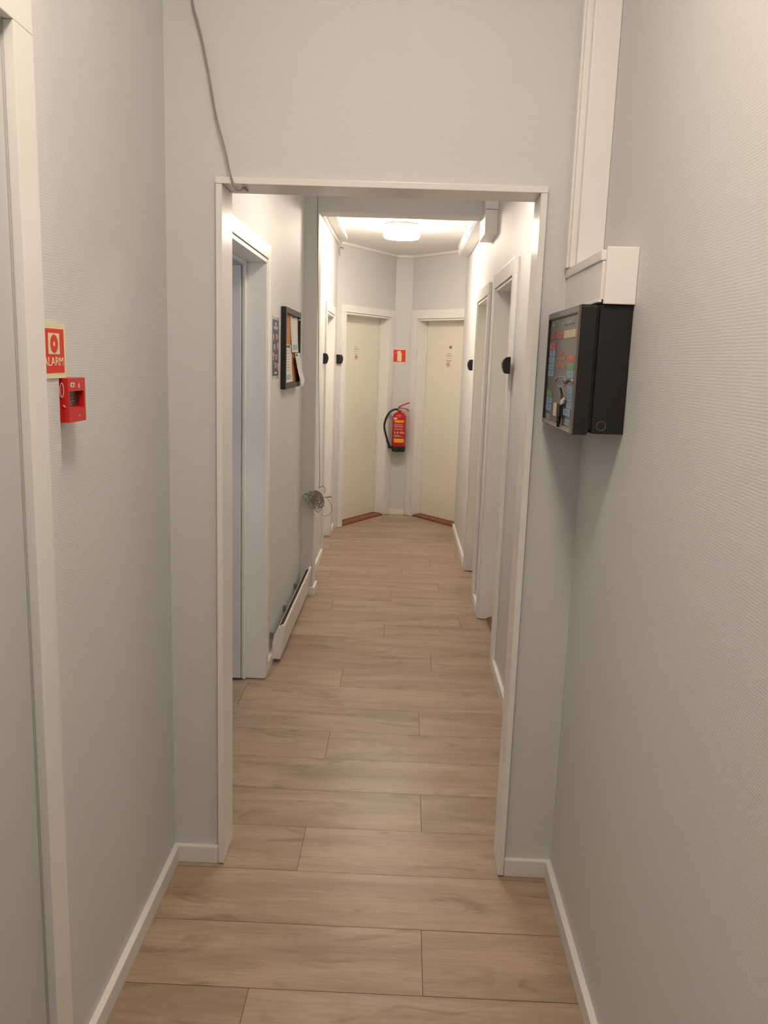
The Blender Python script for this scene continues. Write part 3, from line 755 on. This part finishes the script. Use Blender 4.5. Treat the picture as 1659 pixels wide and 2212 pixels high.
# ------------------------------------------------------------------ baseboard heater
root = empty('baseboard_heater', (-0.61, 4.78, 0.02), 'long low white electric heater on the left corridor wall under the noticeboard', 'heater')
hy0, hy1 = 4.125, 5.385
prof = [(-0.645, 0.028), (-0.600, 0.026), (-0.580, 0.200), (-0.586, 0.214), (-0.600, 0.207), (-0.618, 0.188), (-0.634, 0.158), (-0.643, 0.110)]
AX = lambda u, v, w: Vector((u, w, v))
bm = bmesh.new(); prism(bm, prof, AX, hy0, hy0 + 0.012, 0.001); obj('end_cap', bm, M['trim_dull'], root)
bm = bmesh.new(); prism(bm, prof, AX, hy1 - 0.012, hy1, 0.001); obj('end_cap', bm, M['trim_dull'], root)
inner = [(u * 0.98 + (-0.61) * 0.02, v * 0.985 + 0.002) for u, v in prof]
bm = bmesh.new(); prism(bm, inner, AX, hy0 + 0.0125, hy1 - 0.0125); hb = obj('body', bm, M['trim_dull'], root)
bm = bmesh.new(); prism(bm, [(-0.6090, 0.1995), (-0.5895, 0.2110), (-0.5885, 0.2148), (-0.6080, 0.2045)], AX, hy0 + 0.03, hy1 - 0.07)
obj('outlet_slot', bm, M['blackrubber'], hb)
bm = bmesh.new(); prism(bm, [(-0.5850, 0.150), (-0.5790, 0.200), (-0.5800, 0.2115), (-0.5845, 0.2130), (-0.5862, 0.205)], AX, hy0 + 0.0125, hy1 - 0.0125)
obj('front_lip', bm, M['trim_dull'], hb)
for yb in (4.14, 4.62, 5.10):
    bm = bmesh.new(); box(bm, -0.6598, -0.640, yb, yb + 0.010, 0.130, 0.166, I4, 0.001); obj('wall_bracket', bm, M['grey'], root)

# ------------------------------------------------------------------ cables
pts = spline([(-0.640, 2.3835, 2.99), (-0.618, 2.380, 2.70), (-0.598, 2.378, 2.518), (-0.585, 2.377, 2.469), (-0.571, 2.376, 2.415), (-0.558, 2.375, 2.354), (-0.547, 2.374, 2.297),
              (-0.535, 2.372, 2.235), (-0.520, 2.370, 2.181), (-0.507, 2.368, 2.135), (-0.496, 2.364, 2.088), (-0.484, 2.362, 2.054), (-0.475, 2.367, 2.043), (-0.468, 2.380, 2.046), (-0.466, 2.395, 2.054), (-0.464, 2.45, 2.0565)], 6)
bm = bmesh.new(); tube(bm, pts, 0.0028, 8)
tag(obj('cable', bm, M['cable'], loc=(-0.48, 2.37, 2.05)), 'slack grey cable running down the wall and hooking under the opening head', 'cable')

root = empty('cable_coil', (-0.545, 5.40, 0.58), 'grey cable hanging down the pier edge ending in a looped coil', 'cable')
bm = bmesh.new()
tube(bm, spline([(-0.583, 5.426, 2.629), (-0.583, 5.425, 2.50), (-0.574, 5.425, 2.098), (-0.566, 5.425, 1.75), (-0.560, 5.424, 1.516), (-0.548, 5.422, 1.15), (-0.541, 5.42, 0.912), (-0.538, 5.415, 0.80),
                  (-0.540, 5.41, 0.745), (-0.525, 5.40, 0.757), (-0.505, 5.395, 0.755), (-0.498, 5.395, 0.735), (-0.505, 5.39, 0.715)], 8), 0.0022, 8)
obj('hanging_run', bm, M['cable'], root)
rnd = random.Random(11)
loop = []
T0 = Vector((-0.540, 5.392, 0.722))
NL = 17
for k in range(NL):
    th = math.radians(rnd.uniform(-62, 24) if k % 3 else rnd.uniform(-25, 12))      # direction the loop sags, from straight down
    L = rnd.uniform(0.088, 0.142) * (1 - 0.25 * abs(th) / 1.1)
    wd_ = rnd.uniform(0.016, 0.036) * (1 if k % 2 else -1)
    yw = rnd.uniform(-0.030, 0.010)
    d_ = Vector((math.sin(th), 0, -math.cos(th))); q_ = Vector((math.cos(th), 0, math.sin(th)))
    j_ = Vector((rnd.uniform(-0.012, 0.010), 0, rnd.uniform(-0.006, 0.006)))
    for m_ in range(16):
        a = m_ / 16 * 2 * math.pi
        w_ = 0.5 - 0.5 * math.cos(a)
        loop.append(T0 + j_ * w_ + d_ * (L * w_) + q_ * (wd_ * math.sin(a) * (0.6 + 0.4 * w_)) + Vector((0, yw * w_ - 0.002 + rnd.uniform(-1, 1) * 0.0008, 0)))
bm = bmesh.new(); tube(bm, spline(loop, 2), 0.0024, 6); obj('coil', bm, M['cable'], root)
bm = bmesh.new()
tube(bm, spline([(-0.515, 5.375, 0.69), (-0.485, 5.37, 0.688), (-0.462, 5.365, 0.66), (-0.448, 5.365, 0.62), (-0.455, 5.365, 0.585), (-0.490, 5.37, 0.565), (-0.525, 5.375, 0.575)], 8), 0.0019, 6)
obj('stray_loop', bm, M['cable'], root)
bm = bmesh.new()
tube(bm, [(-0.500, 5.372, 0.690), (-0.482, 5.370, 0.692), (-0.470, 5.369, 0.694), (-0.462, 5.368, 0.695), (-0.450, 5.367, 0.696)], 0.003, 8, taper=[0.0022, 0.0024, 0.0045, 0.0045, 0.003])
obj('plug', bm, M['grey'], root)
bm = bmesh.new()
tube(bm, [(-0.625, 5.385, 0.705), (-0.615, 5.384, 0.702), (-0.598, 5.384, 0.698), (-0.575, 5.384, 0.690)], 0.003, 8, taper=[0.003, 0.004, 0.0024, 0.0022])
obj('plug', bm, M['grey'], root)

bm = bmesh.new()
tube(bm, spline([(-0.612, 7.68, 2.575), (-0.596, 7.672, 2.573), (-0.590, 7.66, 2.560), (-0.600, 7.655, 2.567), (-0.618, 7.66, 2.572), (-0.622, 7.66, 2.545), (-0.621, 7.66, 2.515), (-0.615, 7.655, 2.500)], 6), 0.003, 6)
tag(obj('wire_end', bm, M['cable'], loc=(-0.615, 7.66, 2.5)), 'short loose wire end in the left ceiling corner above the angled door', 'wire')

# ------------------------------------------------------------------ extinguisher and sign in the niche
NY = 8.56
root = empty('extinguisher_sign', (-0.058, NY, 1.57), 'square red sign with a cream extinguisher symbol above the extinguisher', 'sign')
FNs = surf(FN)
bm = bmesh.new(); box(bm, -0.128, 0.012, NY - 0.003, NY - 0.0005, 1.572, 1.711); obj('plate', bm, M['signcream'], root)
bm = bmesh.new(); box(bm, -0.119, 0.003, NY - 0.0038, NY - 0.0031, 1.581, 1.702); obj('red_field', bm, M['signred'], root)
bm = bmesh.new()
sy = [(-0.080, 1.588), (-0.036, 1.588), (-0.036, 1.664), (-0.041, 1.673), (-0.050, 1.678), (-0.044, 1.683), (-0.044, 1.690), (-0.060, 1.692), (-0.075, 1.689), (-0.086, 1.679), (-0.091, 1.668), (-0.086, 1.667), (-0.078, 1.676), (-0.072, 1.675), (-0.078, 1.670), (-0.080, 1.662)]
vs = [bm.verts.new((x, NY - 0.0043, z)) for x, z in sy]; f = bm.faces.new(vs)
r_ = bmesh.ops.extrude_face_region(bm, geom=[f])
for v in [g for g in r_['geom'] if isinstance(g, bmesh.types.BMVert)]: v.co.y += 0.0004
bmesh.ops.recalc_face_normals(bm, faces=bm.faces[:])
obj('extinguisher_symbol', bm, M['signcream'], root)

ex, ey = -0.036, NY - 0.100
root = empty('fire_extinguisher', (ex, ey, 0.675), 'red fire extinguisher hanging on the narrow wall between the two end doors', 'fire extinguisher')
FE = Matrix.Translation((ex, ey, 0))
R = 0.070
bm = bmesh.new(); lathe(bm, [(0, 0.725), (R * 0.95, 0.725), (R, 0.735), (R, 1.015), (R * 0.97, 1.035), (R * 0.86, 1.055), (R * 0.62, 1.069), (0.022, 1.075), (0.020, 1.082), (0, 1.082)], FE, 48)
body = obj('cylinder', bm, M['red'], root)
bm = bmesh.new(); lathe(bm, [(0, 0.675), (R * 0.93, 0.675), (R * 1.0, 0.682), (R * 1.02, 0.69), (R * 1.02, 0.728), (R * 1.003, 0.732), (R * 0.9, 0.732)], FE, 48); obj('foot_cap', bm, M['blackrubber'], root)
def wrap(name, a0, a1, z0, z1, m, par, off=0.0008):
    bm = bmesh.new(); n = 10; g = []
    for i in range(n + 1):
        a = math.radians(a0 + (a1 - a0) * i / n)
        p = Vector((ex + (R + off) * math.sin(a), ey - (R + off) * math.cos(a), 0))
        g.append((bm.verts.new(p + Vector((0, 0, z0))), bm.verts.new(p + Vector((0, 0, z1)))))
    for a, b in zip(g, g[1:]): bm.faces.new((a[0], b[0], b[1], a[1]))
    if par is None: return bm
    return obj(name, bm, m, par)
wrap('yellow_band', -45, 40, 0.975, 0.998, M['yellow'], body); wrap('yellow_band', -45, 48, 0.772, 0.812, M['yellow'], body)
wrap('yellow_side_band', -80, -72, 0.82, 0.98, M['yellow'], body)
wrap('white_label', -58, -18, 1.004, 1.024, M['offwhite'], body)
bm = bmesh.new()
def addwrap(a0, a1, z0, z1):
    b2 = wrap('', a0, a1, z0, z1, None, None, 0.0012); me = bpy.data.meshes.new('tmp'); b2.to_mesh(me); b2.free(); bm.from_mesh(me); bpy.data.meshes.remove(me)
rr = random.Random(5)
for z in (0.957, 0.948, 0.936, 0.929, 0.910, 0.902, 0.845, 0.838, 0.830):
    addwrap(-48, 5 + rr.random() * 35, z, z + 0.0028)
for a in (-45, -18, 10, 30):
    for k in range(3): addwrap(a, a + 16, 0.862 + k * 0.008, 0.8665 + k * 0.008)
obj('label_print', bm, M['offwhite'], body)
bm = bmesh.new(); lathe(bm, [(0, 1.083), (0.017, 1.083), (0.019, 1.088), (0.019, 1.104), (0.013, 1.108), (0.013, 1.118), (0, 1.118)], FE, 24)
lathe(bm, [(0, 0), (0.013, 0), (0.014, 0.004), (0.013, 0.010), (0, 0.011)], Matrix.Translation((ex + 0.006, ey - 0.019, 1.098)) @ Matrix.Rotation(math.radians(90), 4, 'X'), 20)
obj('valve', bm, M['metal'], root)
def bar(bm, pts, w, h):
    tube(bm, pts, w, 8)
bm = bmesh.new()
tube(bm, spline([(ex - 0.012, ey, 1.116), (ex - 0.002, ey, 1.132), (ex + 0.045, ey - 0.004, 1.155), (ex + 0.098, ey - 0.008, 1.176)], 6), 0.006, 8)
tube(bm, [(ex - 0.010, ey, 1.105), (ex - 0.004, ey, 1.132)], 0.010, 8)
obj('squeeze_lever', bm, M['red'], root)
bm = bmesh.new()
tube(bm, spline([(ex, ey, 1.120), (ex + 0.04, ey - 0.003, 1.117), (ex + 0.075, ey - 0.006, 1.108), (ex + 0.096, ey - 0.008, 1.085)], 6), 0.0055, 8)
obj('carry_handle', bm, M['red'], root)
bm = bmesh.new()
tube(bm, spline([(ex - 0.014, ey - 0.002, 1.100), (ex - 0.045, ey - 0.006, 1.104), (ex - 0.092, ey - 0.010, 1.080), (ex - 0.130, ey - 0.010, 1.025), (ex - 0.150, ey - 0.008, 0.955), (ex - 0.148, ey - 0.006, 0.900),
                  (ex - 0.132, ey - 0.004, 0.840), (ex - 0.115, ey - 0.002, 0.785), (ex - 0.100, ey, 0.745)], 6), 0.0095, 12)
hose = obj('hose', bm, M['blackrubber'], root)
bm = bmesh.new(); tube(bm, [(ex - 0.101, ey, 0.748), (ex - 0.097, ey, 0.735), (ex - 0.088, ey, 0.712), (ex - 0.082, ey, 0.700)], 0.01, 10, taper=[0.012, 0.013, 0.011, 0.008])
box(bm, ex - 0.105, ex - 0.066, ey - 0.008, ey + 0.008, 0.708, 0.724, I4, 0.002)
obj('nozzle', bm, M['blackrubber'], hose)
bm = bmesh.new(); box(bm, ex - 0.02, ex + 0.02, ey + R * 0.9, NY - 0.0006, 1.02, 1.10, I4, 0.002); obj('wall_bracket', bm, M['metal'], root)
bm = bmesh.new(); box(bm, ex - 0.03, ex + 0.03, ey + R + 0.001, NY - 0.0006, 0.70, 0.72, I4, 0.002)
obj('wall_bracket', bm, M['metal'], root)

# ------------------------------------------------------------------ side room behind the open doorway
struct('wall_side_room', [(-2.2, -0.83, 2.44, 2.54, 0, CC), (-2.2, -0.83, 4.45, 4.55, 0, CC), (-2.3, -2.2, 2.44, 4.55, 0, CC)], M['wall'],
       'pale walls of the side room beyond the left doorway', 'wall')
